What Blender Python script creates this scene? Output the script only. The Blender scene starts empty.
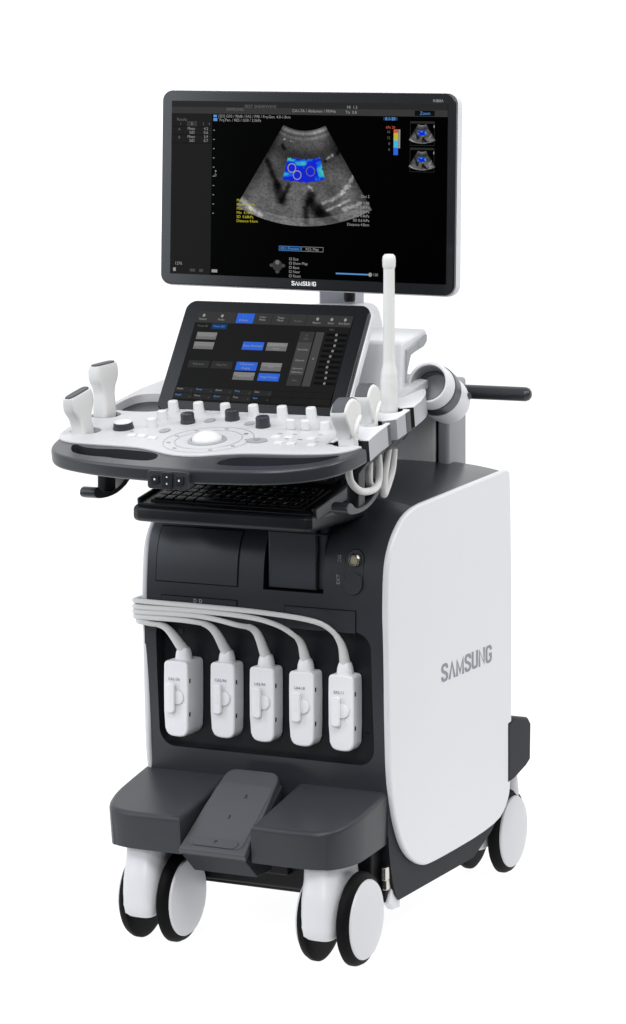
import bpy, bmesh, math, random
from mathutils import Vector, Matrix
random.seed(7)
S = bpy.context.scene
R = math.radians

# ------------------------------------------------------------------ camera
PHI = R(26)
cam = bpy.data.objects.new("camera", bpy.data.cameras.new("camera"))
S.collection.objects.link(cam)
cam.location = (2.58905, -5.09462, 1.56)
cam.rotation_euler = (R(90), 0, PHI)
cam.data.sensor_fit = 'HORIZONTAL'
cam.data.sensor_width = 36
cam.data.lens = 3000 * 36 / 626
cam.data.shift_y = -(512 - 115) / 626
cam.data.clip_end = 200
S.camera = cam

# ------------------------------------------------------------------ world: white studio behind, dim room in front
W = bpy.data.worlds.new("World"); S.world = W; W.use_nodes = True
nt = W.node_tree; nt.nodes.clear()
tc = nt.nodes.new('ShaderNodeTexCoord')
dot = nt.nodes.new('ShaderNodeVectorMath'); dot.operation = 'DOT_PRODUCT'
dot.inputs[1].default_value = (-math.sin(PHI), math.cos(PHI), 0)
mr = nt.nodes.new('ShaderNodeMapRange'); mr.interpolation_type = 'SMOOTHSTEP'
mr.inputs['From Min'].default_value = -0.25; mr.inputs['From Max'].default_value = 0.35
mr.inputs['To Min'].default_value = 0.14; mr.inputs['To Max'].default_value = 1.30
bg = nt.nodes.new('ShaderNodeBackground'); bg.inputs['Color'].default_value = (1, 1, 1, 1)
wo = nt.nodes.new('ShaderNodeOutputWorld')
nt.links.new(tc.outputs['Generated'], dot.inputs[0])
dn = nt.nodes.new('ShaderNodeVectorMath'); dn.operation = 'DOT_PRODUCT'; dn.inputs[1].default_value = (0, 0, -1.5)  # brightness from below, added to make the floor sheet glow
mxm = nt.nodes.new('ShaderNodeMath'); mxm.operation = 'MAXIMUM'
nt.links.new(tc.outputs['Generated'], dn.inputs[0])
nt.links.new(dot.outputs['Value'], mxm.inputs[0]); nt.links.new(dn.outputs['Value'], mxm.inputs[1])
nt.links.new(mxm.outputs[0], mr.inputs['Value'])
nt.links.new(mr.outputs[0], bg.inputs['Strength'])
nt.links.new(bg.outputs[0], wo.inputs[0])

# ------------------------------------------------------------------ studio softboxes
def area(name, loc, target, sx, sy, power, col=(1, 1, 1)):
    l = bpy.data.lights.new(name, 'AREA'); l.shape = 'RECTANGLE'; l.size = sx; l.size_y = sy
    l.energy = power; l.color = col
    o = bpy.data.objects.new(name, l); S.collection.objects.link(o)
    o.location = loc
    o.rotation_euler = (Vector(target) - Vector(loc)).to_track_quat('-Z', 'Y').to_euler()
    return o
area("overhead_softbox", (0.95, -2.0, 3.7), (0.1, -0.1, 0.4), 3.0, 1.5, 100)
area("left_softbox", (-2.05, -2.0, 2.3), (-0.3, 0.1, 1.2), 1.3, 3.2, 46, (.86, .93, 1.0))
area("right_softbox", (2.1, 0.1, 2.5), (0.25, 0.25, 0.7), 0.9, 0.9, 22)
area("front_softbox", (1.2, -5.4, 3.3), (0.0, 0.0, 0.7), 1.6, 1.2, 95)

S.view_settings.view_transform = 'Standard'
S.view_settings.look = 'None'
S.view_settings.exposure = 0.0
S.view_settings.gamma = 1
S.view_settings.use_curve_mapping = False

# ------------------------------------------------------------------ materials
def mat(name, col, rough=0.45, spec=0.5, metal=0.0, bump=0.0, bscale=900, var=0.0):
    m = bpy.data.materials.new(name); m.use_nodes = True
    n = m.node_tree; p = n.nodes['Principled BSDF']
    p.inputs['Base Color'].default_value = (*col, 1)
    p.inputs['Roughness'].default_value = rough
    p.inputs['Specular IOR Level'].default_value = spec
    p.inputs['Metallic'].default_value = metal
    if bump or var:
        t = n.nodes.new('ShaderNodeTexCoord')
    if bump:
        nz = n.nodes.new('ShaderNodeTexNoise'); nz.inputs['Scale'].default_value = bscale
        nz.inputs['Detail'].default_value = 2
        b = n.nodes.new('ShaderNodeBump'); b.inputs['Strength'].default_value = bump
        b.inputs['Distance'].default_value = 0.00006
        n.links.new(t.outputs['Object'], nz.inputs['Vector'])
        n.links.new(nz.outputs['Fac'], b.inputs['Height'])
        n.links.new(b.outputs['Normal'], p.inputs['Normal'])
    if var:
        nv = n.nodes.new('ShaderNodeTexNoise'); nv.inputs['Scale'].default_value = 6
        nv.inputs['Detail'].default_value = 4
        r = n.nodes.new('ShaderNodeMapRange')
        r.inputs['To Min'].default_value = rough - var; r.inputs['To Max'].default_value = rough + var
        n.links.new(t.outputs['Object'], nv.inputs['Vector'])
        n.links.new(nv.outputs['Fac'], r.inputs['Value'])
        n.links.new(r.outputs[0], p.inputs['Roughness'])
    return m

def emit(name, col, strength=1.0):
    m = bpy.data.materials.new(name); m.use_nodes = True
    p = m.node_tree.nodes['Principled BSDF']
    p.inputs['Base Color'].default_value = (0, 0, 0, 1)
    p.inputs['Specular IOR Level'].default_value = 0.02
    p.inputs['Roughness'].default_value = 0.25
    p.inputs['Emission Color'].default_value = (*col, 1)
    p.inputs['Emission Strength'].default_value = strength
    return m

CHAR = mat('charcoal_plastic', (0.0275, 0.0302, 0.0365), 0.31, 0.42, bump=0.12, var=0.05)
CHAR_TONED = mat('toned_charcoal', (0.034, 0.0368, 0.0430), 0.36, 0.24, bump=0.2, bscale=700, var=0.06)  # charcoal copy; top light put into a lighter tone, sheen cut against floor glow
CHAR_SHADE = mat('shaded_charcoal', (0.020, 0.0218, 0.026), 0.5, 0.08, bump=0.2, bscale=700)  # charcoal copy made darker and duller, shade put into the colour
CHARD = mat('dark_charcoal_plastic', (0.0125, 0.0138, 0.0170), 0.34, 0.3, bump=0.1, var=0.04)
BLACK = mat('black_plastic', (0.006, 0.006, 0.008), 0.5, 0.25)
RUBBER = mat('black_rubber', (0.002, 0.002, 0.0025), 0.6, 0.1, bump=0.2, bscale=400)
SEAM = mat('seam_shadow_gap', (0.006, 0.006, 0.007), 0.8, 0.1)
BEZEL = mat('monitor_bezel_plastic', (0.004, 0.0048, 0.0066), 0.2, 0.5, bump=0.03, var=0.02)
TOUCHB = mat('touch_bezel_plastic', (0.0025, 0.003, 0.0045), 0.22, 0.3)
WHITE = mat('white_plastic', (0.64, 0.645, 0.67), 0.4, 0.4, bump=0.05, var=0.05)
PANEL = mat('white_panel_paint', (0.66, 0.668, 0.70), 0.33, 0.45, var=0.05)
DECKM = mat('white_deck_plastic', (0.50, 0.50, 0.52), 0.45, 0.35, bump=0.05)
KNOBW = mat('white_knob_plastic', (0.63, 0.63, 0.64), 0.4, 0.4)
PROBEW = mat('probe_plastic', (0.63, 0.63, 0.625), 0.38, 0.45, bump=0.05)
GREYP = mat('grey_plastic', (0.30, 0.31, 0.33), 0.45, 0.4)
SILVER = mat('silver_paint', (0.33, 0.34, 0.37), 0.38, 0.5, metal=0.35)
LENS = mat('grey_acoustic_lens', (0.075, 0.08, 0.088), 0.55, 0.3)
CABLE = mat('cable_jacket', (0.64, 0.64, 0.635), 0.5, 0.35)
METAL = mat('bright_metal', (0.55, 0.54, 0.50), 0.25, 0.5, metal=1.0)
LOGO = mat('grey_logo_ink', (0.20, 0.215, 0.25), 0.4, 0.4, metal=0.2)
INK = mat('grey_print', (0.25, 0.25, 0.27), 0.6, 0.2)
INKW = mat('white_print', (0.75, 0.75, 0.76), 0.6, 0.2)
KEYM = mat('black_key_plastic', (0.006, 0.006, 0.0075), 0.35, 0.25)
CASTW = mat('caster_white_plastic', (0.58, 0.585, 0.61), 0.36, 0.4, bump=0.05, var=0.05)
BINP = mat('storage_bin_plastic', (0.045, 0.05, 0.06), 0.33, 0.3, bump=0.1)
PLUGW = mat('plug_plastic', (0.83, 0.835, 0.86), 0.36, 0.45, bump=0.05, var=0.05)
PEDAL = mat('grey_pedal_plastic', (0.060, 0.063, 0.071), 0.42, 0.3, bump=0.1)

# screen colours (things that give off light)
E_BLK = emit('screen_black', (0, 0, 0), 0)
E_PAN = emit('screen_panel', (0.0125, 0.0125, 0.0125))
E_BAR = emit('screen_bar', (0.038, 0.038, 0.039))
E_BAR2 = emit('screen_bar_low', (0.022, 0.022, 0.023))
E_TXT = emit('screen_text', (0.30, 0.30, 0.30))
E_DIM = emit('screen_text_dim', (0.13, 0.13, 0.13))
E_BLUE = emit('screen_blue', (0.03, 0.125, 0.62))
E_LBLUE = emit('screen_light_blue', (0.10, 0.28, 0.62))
E_DBLUE = emit('screen_dark_blue', (0.01, 0.04, 0.12))
E_YEL = emit('screen_yellow', (0.50, 0.45, 0.03))
E_RED = emit('screen_red', (0.55, 0.10, 0.05))
E_CYAN = emit('screen_cyan', (0.05, 0.45, 0.70))
E_BTN = emit('screen_button', (0.155, 0.155, 0.155))
E_BTN2 = emit('screen_button_top', (0.21, 0.21, 0.21))
E_BTND = emit('screen_button_dim', (0.028, 0.028, 0.028))
E_MID = emit('screen_mid', (0.06, 0.06, 0.06))
E_LINE = emit('screen_line', (0.004, 0.004, 0.004))

def scan_mat():
    m = emit('screen_scan', (1, 1, 1)); n = m.node_tree
    a = n.nodes.new('ShaderNodeAttribute'); a.attribute_name = 'scan'
    n.links.new(a.outputs['Color'], n.nodes['Principled BSDF'].inputs['Emission Color'])
    return m
E_SCAN = scan_mat()

# ------------------------------------------------------------------ mesh helpers
T = Matrix.Translation
class B:
    """collects shapes, each with a material, and links them as ONE mesh object"""
    def __init__(s): s.bm = bmesh.new(); s.mats = []
    def idx(s, m):
        if m not in s.mats: s.mats.append(m)
        return s.mats.index(m)
    def add(s, bm2, m, M=None):
        if M is not None: bm2.transform(M)
        i = s.idx(m)
        for f in bm2.faces: f.material_index = i
        me = bpy.data.meshes.new('tmp'); bm2.to_mesh(me); bm2.free()
        s.bm.from_mesh(me); bpy.data.meshes.remove(me)
        return s
    def build(s, name, parent=None, angle=38, smooth=True):
        bm = s.bm
        bmesh.ops.recalc_face_normals(bm, faces=bm.faces[:]) if smooth else None
        bm.normal_update()
        for f in bm.faces: f.smooth = smooth
        for e in bm.edges:
            if len(e.link_faces) == 2 and e.calc_face_angle(0) > R(angle): e.smooth = False
        me = bpy.data.meshes.new(name); bm.to_mesh(me); bm.free()
        for m in s.mats: me.materials.append(m)
        o = bpy.data.objects.new(name, me); S.collection.objects.link(o)
        if parent: o.parent = parent
        if smooth:
            w = o.modifiers.new('normals', 'WEIGHTED_NORMAL'); w.keep_sharp = True; w.weight = 80
        return o

def rbox(x0, x1, y0, y1, z0, z1, r=0.0, seg=3):
    bm = bmesh.new(); bmesh.ops.create_cube(bm, size=1)
    for v in bm.verts:
        v.co = Vector(((x0 + x1) / 2 + v.co.x * (x1 - x0), (y0 + y1) / 2 + v.co.y * (y1 - y0), (z0 + z1) / 2 + v.co.z * (z1 - z0)))
    if r > 0:
        bmesh.ops.bevel(bm, geom=bm.edges[:], offset=r, segments=seg, affect='EDGES', profile=0.5)
    return bm

def chaikin(p, n=2, closed=True):
    for _ in range(n):
        q = []; L = len(p)
        rng = range(L) if closed else range(L - 1)
        if not closed: q.append(p[0])
        for i in rng:
            a, b = p[i], p[(i + 1) % L]
            q.append(tuple(a[k] * .75 + b[k] * .25 for k in range(len(a))))
            q.append(tuple(a[k] * .25 + b[k] * .75 for k in range(len(a))))
        if not closed: q.append(p[-1])
        p = q
    return p

def rrect(x0, x1, y0, y1, r, n=6):
    pts = []
    for cx, cy, a in ((x1 - r, y1 - r, 0), (x0 + r, y1 - r, 90), (x0 + r, y0 + r, 180), (x1 - r, y0 + r, 270)):
        for i in range(n + 1):
            t = R(a + 90 * i / n); pts.append((cx + r * math.cos(t), cy + r * math.sin(t)))
    return pts

def prism(pts, a, b, axis='z', bev=0.0, seg=3, bev_low=True):
    """extrude a 2D outline along an axis; axis x: pts are (y,z); y: (x,z); z: (x,y)"""
    def mk(p, t):
        if axis == 'x': return (t, p[0], p[1])
        if axis == 'y': return (p[0], t, p[1])
        return (p[0], p[1], t)
    bm = bmesh.new(); n = len(pts)
    lo = [bm.verts.new(mk(p, a)) for p in pts]; hi = [bm.verts.new(mk(p, b)) for p in pts]
    fl = bm.faces.new(lo); fh = bm.faces.new(hi)
    for i in range(n):
        bm.faces.new((lo[i], lo[(i + 1) % n], hi[(i + 1) % n], hi[i]))
    bmesh.ops.recalc_face_normals(bm, faces=bm.faces[:])
    if bev > 0:
        es = set(fh.edges)
        if bev_low: es |= set(fl.edges)
        bmesh.ops.bevel(bm, geom=list(es), offset=bev, segments=seg, affect='EDGES', profile=0.5)
    return bm

def lathe(prof, n=32, M=None, cap=True):
    bm = bmesh.new(); rings = []
    for r, z in prof:
        if r < 1e-6: rings.append([bm.verts.new((0, 0, z))])
        else: rings.append([bm.verts.new((r * math.cos(2 * math.pi * i / n), r * math.sin(2 * math.pi * i / n), z)) for i in range(n)])
    for a, b in zip(rings, rings[1:]):
        for i in range(n):
            j = (i + 1) % n
            if len(a) == 1 and len(b) == 1: continue
            if len(a) == 1: bm.faces.new((a[0], b[i], b[j]))
            elif len(b) == 1: bm.faces.new((a[i], a[j], b[0]))
            else: bm.faces.new((a[i], a[j], b[j], b[i]))
    if cap:
        for r in (rings[0], rings[-1]):
            if len(r) > 1: bm.faces.new(r)
    bmesh.ops.recalc_face_normals(bm, faces=bm.faces[:])
    if M is not None: bm.transform(M)
    return bm

def loft(secs, n=28, e=3.0):
    """secs: (centre, half_a, half_b, dirA, dirB) superellipse rings"""
    bm = bmesh.new(); rings = []
    for c, a, b, A, Bv in secs:
        ring = []
        for i in range(n):
            t = 2 * math.pi * i / n; ct, st = math.cos(t), math.sin(t)
            x = math.copysign(abs(ct) ** (2 / e), ct) * a; y = math.copysign(abs(st) ** (2 / e), st) * b
            ring.append(bm.verts.new(Vector(c) + Vector(A) * x + Vector(Bv) * y))
        rings.append(ring)
    for r, s in zip(rings, rings[1:]):
        for i in range(n): bm.faces.new((r[i], r[(i + 1) % n], s[(i + 1) % n], s[i]))
    bm.faces.new(rings[0]); bm.faces.new(rings[-1])
    bmesh.ops.recalc_face_normals(bm, faces=bm.faces[:])
    return bm

def spline(pts, k=8):
    P = [Vector(p) for p in pts]; P = [2 * P[0] - P[1]] + P + [2 * P[-1] - P[-2]]; out = []
    for i in range(1, len(P) - 2):
        for j in range(k):
            t = j / k; a, b, c, d = P[i - 1], P[i], P[i + 1], P[i + 2]
            out.append(0.5 * (2 * b + (c - a) * t + (2 * a - 5 * b + 4 * c - d) * t * t + (3 * b - a - 3 * c + d) * t ** 3))
    out.append(P[-2]); return out

def tube(pts, r, n=12, k=8, r2=None):
    P = spline(pts, k) if k > 1 else [Vector(p) for p in pts]
    bm = bmesh.new(); rings = []; up = Vector((0.13, 0.2, 0.97))
    for i, p in enumerate(P):
        d = (P[min(i + 1, len(P) - 1)] - P[max(i - 1, 0)]).normalized()
        u = (up - d * up.dot(d)); u = u.normalized() if u.length > 1e-4 else d.orthogonal().normalized()
        v = d.cross(u); up = u
        rr = r if r2 is None else r + (r2 - r) * i / (len(P) - 1)
        rings.append([bm.verts.new(p + (u * math.cos(2 * math.pi * q / n) + v * math.sin(2 * math.pi * q / n)) * rr) for q in range(n)])
    for a, b in zip(rings, rings[1:]):
        for q in range(n): bm.faces.new((a[q], a[(q + 1) % n], b[(q + 1) % n], b[q]))
    bm.faces.new(rings[0]); bm.faces.new(rings[-1])
    bmesh.ops.recalc_face_normals(bm, faces=bm.faces[:])
    return bm

def cut(bm, cutters):
    """boolean difference, returns a bmesh"""
    me = bpy.data.meshes.new('tmp'); bm.to_mesh(me); bm.free()
    o = bpy.data.objects.new('tmp', me); S.collection.objects.link(o); cs = []
    for c in cutters:
        m2 = bpy.data.meshes.new('tmpc'); c.to_mesh(m2); c.free()
        co = bpy.data.objects.new('tmpc', m2); S.collection.objects.link(co); cs.append(co)
        md = o.modifiers.new('b', 'BOOLEAN'); md.operation = 'DIFFERENCE'; md.solver = 'EXACT'; md.object = co
    dg = bpy.context.evaluated_depsgraph_get()
    out = bmesh.new(); ev = o.evaluated_get(dg); out.from_mesh(ev.to_mesh()); ev.to_mesh_clear()
    for q in [o] + cs:
        d = q.data; bpy.data.objects.remove(q); bpy.data.meshes.remove(d)
    return out

def text(s, size, bold=0.0, align='CENTER', depth=0.0, squeeze=1.0):
    """flat lettering in the XY plane, centred on its height"""
    c = bpy.data.curves.new('t', 'FONT'); c.body = s; c.size = size; c.align_x = align; c.align_y = 'CENTER'
    c.offset = bold; c.extrude = depth; c.resolution_u = 3
    o = bpy.data.objects.new('t', c); S.collection.objects.link(o)
    dg = bpy.context.evaluated_depsgraph_get()
    bm = bmesh.new(); ev = o.evaluated_get(dg); bm.from_mesh(ev.to_mesh()); ev.to_mesh_clear()
    bpy.data.objects.remove(o); bpy.data.curves.remove(c)
    if squeeze != 1: bm.transform(Matrix.Diagonal((squeeze, 1, 1, 1)))
    return bm

def fit_text(s, width, height, bold=0.0, depth=0.0):
    bm = text(s, 1.0, bold, depth=0)
    xs = [v.co.x for v in bm.verts]; ys = [v.co.y for v in bm.verts]
    cx, cy = (min(xs) + max(xs)) / 2, (min(ys) + max(ys)) / 2
    bm.transform(Matrix.Diagonal((width / (max(xs) - min(xs)), height / (max(ys) - min(ys)), 1, 1)) @ Matrix.Translation((-cx, -cy, 0)))
    if depth:
        r = bmesh.ops.extrude_face_region(bm, geom=bm.faces[:])
        for v in r['geom']:
            if isinstance(v, bmesh.types.BMVert): v.co.z += depth
    return bm

LET = {  # heavy narrow capitals as single strokes in a unit box
 'S': ([(.86, .70), (.86, .80), (.74, .90), (.5, .92), (.26, .90), (.14, .80), (.14, .68), (.24, .58), (.5, .50), (.76, .42), (.86, .32), (.86, .20), (.74, .10), (.5, .08), (.26, .10), (.14, .20), (.14, .30)], .33, .17),
 'A': ([(.10, 0), (.5, .93), (.90, 0)], .33, .19),
 'M': ([(.11, 0), (.11, .92), (.5, .16), (.89, .92), (.89, 0)], .26, .17),
 'U': ([(.14, 1), (.14, .24), (.24, .11), (.5, .075), (.76, .11), (.86, .24), (.86, 1)], .33, .17),
 'N': ([(.13, 0), (.13, .94), (.87, .06), (.87, 1)], .30, .165),
 'G': ([(.86, .70), (.86, .80), (.74, .90), (.5, .925), (.26, .90), (.14, .78), (.14, .22), (.26, .10), (.5, .075), (.74, .10), (.86, .2), (.86, .46), (.54, .46)], .33, .17)}
def ribbon(pts, wx, wy):
    """stroke with mitred corners; wx/wy are full stroke widths across and along the letter"""
    L = []; Rr = []; n_ = len(pts)
    q = [Vector((p[0] / wx, p[1] / wy)) for p in pts]
    for i in range(n_):
        d0 = (q[i] - q[i - 1]).normalized() if i else (q[1] - q[0]).normalized()
        d1 = (q[i + 1] - q[i]).normalized() if i < n_ - 1 else d0
        n0 = Vector((-d0.y, d0.x)); n1 = Vector((-d1.y, d1.x)); m_ = (n0 + n1)
        m_ = m_.normalized() if m_.length > 1e-3 else n0
        k = .5 / max(.5, m_.dot(n0))
        L.append(q[i] + m_ * k); Rr.append(q[i] - m_ * k)
    bm = bmesh.new()
    a = [bm.verts.new((p.x * wx, min(1, max(0, p.y * wy)), 0)) for p in L]; b_ = [bm.verts.new((p.x * wx, min(1, max(0, p.y * wy)), 0)) for p in Rr]
    for i in range(n_ - 1): bm.faces.new((b_[i], b_[i + 1], a[i + 1], a[i]))
    return bm
def logo(word, width, height, depth=0.0):
    out = bmesh.new(); adv = {'M': 1.22, 'A': 1.04}; x = 0
    for ch in word:
        w_ = adv.get(ch, 1.0); bm = ribbon(*LET[ch])
        bm.transform(T((x, 0, 0)) @ Matrix.Diagonal((w_, 1, 1, 1)))
        me = bpy.data.meshes.new('t'); bm.to_mesh(me); bm.free(); out.from_mesh(me); bpy.data.meshes.remove(me); x += w_ + .13
    x -= .13
    out.transform(Matrix.Diagonal((width / x, height, 1, 1)) @ T((-x / 2, -.5, 0)))
    return out

def flat(pts, z=0.0):
    bm = bmesh.new(); bm.faces.new([bm.verts.new((p[0], p[1], z)) for p in pts]); return bm
def rect(x0, x1, y0, y1, z=0.0): return flat([(x0, y0), (x1, y0), (x1, y1), (x0, y1)], z)
def ring(cx, cy, r0, r1, z, n=28):
    bm = bmesh.new(); a = []; b = []
    for i in range(n):
        t = 2 * math.pi * i / n
        a.append(bm.verts.new((cx + r0 * math.cos(t), cy + r0 * math.sin(t), z)))
        b.append(bm.verts.new((cx + r1 * math.cos(t), cy + r1 * math.sin(t), z)))
    for i in range(n): bm.faces.new((a[i], b[i], b[(i + 1) % n], a[(i + 1) % n]))
    return bm
def Rx(a): return Matrix.Rotation(R(a), 4, 'X')
def Ry(a): return Matrix.Rotation(R(a), 4, 'Y')
def Rz(a): return Matrix.Rotation(R(a), 4, 'Z')
def M3(x, y, z, o):
    x, y, z = Vector(x), Vector(y), Vector(z)
    return Matrix(((x.x, y.x, z.x, o[0]), (x.y, y.y, z.y, o[1]), (x.z, y.z, z.z, o[2]), (0, 0, 0, 1)))
FRONT = lambda x, y, z: M3((1, 0, 0), (0, 0, 1), (0, -1, 0), (x, y, z))      # XY lettering onto a face looking to -Y
RIGHT = lambda x, y, z: M3((0, 1, 0), (0, 0, 1), (1, 0, 0), (x, y, z))       # onto a face looking to +X

def empty(name, loc=(0, 0, 0)):
    o = bpy.data.objects.new(name, None); o.empty_display_size = 0.05
    S.collection.objects.link(o); o.location = loc; return o
def tag(o, label, cat, group=None):
    o['label'] = label; o['category'] = cat
    if group: o['group'] = group

# ================================================================== floor: white sheet, translucence added so light from below washes out shadows
fm = bpy.data.materials.new('translucent_floor_sheet'); fm.use_nodes = True
n = fm.node_tree; n.nodes.clear()
df = n.nodes.new('ShaderNodeBsdfDiffuse'); df.inputs[0].default_value = (0.95, 0.95, 0.95, 1)
tl = n.nodes.new('ShaderNodeBsdfTranslucent'); tl.inputs[0].default_value = (0.98, 0.98, 0.98, 1)
mx = n.nodes.new('ShaderNodeMixShader'); mx.inputs[0].default_value = 0.75
om = n.nodes.new('ShaderNodeOutputMaterial')
n.links.new(df.outputs[0], mx.inputs[1]); n.links.new(tl.outputs[0], mx.inputs[2]); n.links.new(mx.outputs[0], om.inputs[0])
FM = T((cam.location.x, cam.location.y, 0)) @ Matrix.Rotation(PHI, 4, 'Z')
fl = B().add(rect(-30, 30, 4.95, 40, 0), fm, FM).build('floor', smooth=False)
fl['kind'] = 'structure'
sf = B().add(rect(-30, 30, -20, 4.95, -.004), mat('light_absorbing_grey', (.03, .03, .032), .8, .1), FM).build('unseen_dark_sheet', smooth=False)  # unseen dark sheet, added to cut floor bounce onto the front faces
sf['kind'] = 'structure'

# ================================================================== the ultrasound machine
root = empty('ultrasound_machine')
tag(root, 'tall white and charcoal ultrasound cart with a wide monitor, on four casters', 'ultrasound machine')

# ---------------------------------------------------------------- cabinet
PROF_F = [(0.05, .083), (.03, .10), (.012, .15), (.002, .2), (-.002, .28), (-.008, .36), (-.016, .45), (-.022, .53), (-.025, .6),
          (-.024, .66), (-.0195, .7156), (-.0074, .7511), (.0183, .7796), (.057, .8049), (.1105, .8175)]
PROF_B = [(.1926, .8213), (.3322, .8281), (.479, .8346), (.5453, .8376), (.572, .828), (.584, .774), (.594, .57), (.59, .2), (.568, .155), (.5, .115), (.41, .083)]
front_pts = chaikin(PROF_F, 2, closed=False)
def front_y(z):
    for a, b in zip(front_pts, front_pts[1:]):
        if a[1] <= z <= b[1]: return a[0] + (b[0] - a[0]) * (z - a[1]) / max(1e-6, b[1] - a[1])
    return front_pts[-1][0]
CX0, CX1 = -.247, .262
def cabinet_bm():
    prof = front_pts + PROF_B
    xs = [CX0, CX0 + .004, -.235, -.21, -.17, -.1, 0, .1, .17, .21, .235, CX1 - .012, CX1 - .002]
    bm = bmesh.new(); rings = []
    for x in xs:
        k = min(1.0, abs(x - .007) / .255); cr = .017 * (1 - k ** 3)
        ring_ = []
        for y, z in prof:
            t = max(0, min(1, (z - .79) / .035)); t = t * t * (3 - 2 * t)
            ring_.append(bm.verts.new((x, y, z + cr * t)))
        rings.append(ring_)
    m = len(prof)
    for a, b in zip(rings, rings[1:]):
        for i in range(m): bm.faces.new((a[i], a[(i + 1) % m], b[(i + 1) % m], b[i]))
    bm.faces.new(rings[0]); bm.faces.new(rings[-1])
    bmesh.ops.recalc_face_normals(bm, faces=bm.faces[:])
    return bm
# pocket for the probe plugs, open storage recess
pocket = prism([(-.221, .40), (-.221, .585), (.206, .592), (.236, .56), (.2355, .39), (.222, .357), (.195, .345), (-.13, .3405), (-.185, .35), (-.213, .372)][::-1], -.2, .012, 'y')
pk = rrect(-.2215, .236, .342, .594, .034, 8)
pocket.free(); pocket = prism(pk, -.2, .012, 'y')
recess = prism([(.0105, .6605), (.0105, .81), (.137, .81), (.137, .6605)], -.2, .085, 'y')
cb = cut(cabinet_bm(), [pocket, recess])
b = B(); b.add(cb, CHAR)
i_d = b.idx(CHARD); i_b = b.idx(BLACK)
b.bm.normal_update()
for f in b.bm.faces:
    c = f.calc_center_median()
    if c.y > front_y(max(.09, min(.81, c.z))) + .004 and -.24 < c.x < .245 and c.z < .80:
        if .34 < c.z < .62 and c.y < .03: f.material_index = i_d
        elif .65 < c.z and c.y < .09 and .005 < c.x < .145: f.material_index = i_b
    if c.z < .79 and c.y < .1 and c.z < .3 and abs(f.normal.x) < .5 and c.z < .21: f.material_index = i_b
    if abs(f.normal.x) > .5 and abs(c.x) > .24: f.material_index = b.idx(CHAR_SHADE)  # side faces get the shaded charcoal against the bright floor
cabinet = b.build('cabinet', root, angle=30)

def patch(x0, x1, z0, z1, off, thick, rc=.004, nz=10):
    """plate that follows the curved cabinet front"""
    bm = bmesh.new(); rows = []
    for i in range(nz + 1):
        z = z0 + (z1 - z0) * i / nz; y = front_y(z)
        rows.append([bm.verts.new((x0, y - off, z)), bm.verts.new((x1, y - off, z)), bm.verts.new((x1, y - off + thick, z)), bm.verts.new((x0, y - off + thick, z))])
    for a, c in zip(rows, rows[1:]):
        for k in range(4): bm.faces.new((a[k], a[(k + 1) % 4], c[(k + 1) % 4], c[k]))
    bm.faces.new(rows[0]); bm.faces.new(rows[-1])
    bmesh.ops.recalc_face_normals(bm, faces=bm.faces[:])
    return bm
def seamed(name, x0, x1, z0, z1, m, g=.0022, off=.0022):
    bb = B(); bb.add(patch(x0, x1, z0, z1, .0007, .004), SEAM)
    bb.add(patch(x0 + g, x1 - g, z0 + g, z1 - g, off, .004), m)
    return bb.build(name, cabinet, angle=30)
seamed('printer_door', -.2225, -.0428, .661, .766, CHAR)
d1 = seamed('drive_slot', -.2093, -.0439, .602, .6365, CHAR, .0016)
seamed('drive_slot', .0566, .2061, .590, .6342, CHAR, .0016)
# little disc symbol on the slot
bb = B()
for dx in (-.006, .006):
    bb.add(text('D', .010, .0002), GREYP, FRONT(-.128 + dx, front_y(.629) - .0027, .629))
bb.build('slot_symbol', cabinet)
# storage bin door inside the recess
bin_ = B()
bin_.add(prism([(.0165, .664), (.0165, .80), (.117, .80), (.117, .664)], -.014, .06, 'y', .003), BINP)
bin_.add(rbox(.1175, .134, -.004, .07, .664, .80, .004), BINP)
bin_.add(rbox(.016, .1345, -.0155, .06, .7685, .7715, .001), CHARD)
bin_.build('storage_bin', cabinet)
# connector socket and its cover
bb = B()
pl = rrect(.1797, .2189, .664, .7475, .0195, 8)
def pmap(bm, off):
    for v in bm.verts: v.co.y = front_y(v.co.z) - off - (v.co.y)
    return bm
bb.add(pmap(prism(pl, 0, .0012, 'y'), -.0), SEAM)
bb.add(pmap(prism(rrect(.181, .2176, .6655, .746, .0182, 8), 0, .0022, 'y'), 0), CHAR)
bb.build('socket_plate', cabinet, angle=30)
bb = B(); cy = front_y(.7255) - .002
bb.add(lathe([(.0, 0), (.0125, 0), (.0125, .004), (.0105, .007), (.0092, .007), (.0085, .004), (0, .004)], 28, M3((1, 0, 0), (0, 0, 1), (0, -1, 0), (.2005, cy, .7275))), METAL)
bb.add(lathe([(0, 0), (.0078, 0), (.0070, .0012), (0, .0013)], 20, M3((1, 0, 0), (0, 0, 1), (0, -1, 0), (.2005, cy - .0042, .7275))), mat('brass_contacts', (.30, .27, .18), .5, .4))
bb.build('connector_socket', cabinet)
bb = B(); bb.add(pmap(prism(rrect(.1805, .2181, .6645, .7045, .0185, 8), 0, .0045, 'y'), 0), CHAR); bb.build('socket_cover', cabinet)
bb = B()
for s_, z_ in (('ECG', .7255), ('EXT', .690)):
    bb.add(text(s_, .0105), INK, FRONT(.168, front_y(z_) - .0008, z_) @ Rz(90))
bb.build('socket_lettering', cabinet)
bb = B(); bb.add(lathe([(0, 0), (.003, 0), (.003, .001), (0, .001)], 16, M3((1, 0, 0), (0, 0, 1), (0, -1, 0), (.212, .0115, .40))), BLACK)
bb.build('pocket_pin', cabinet)
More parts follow.
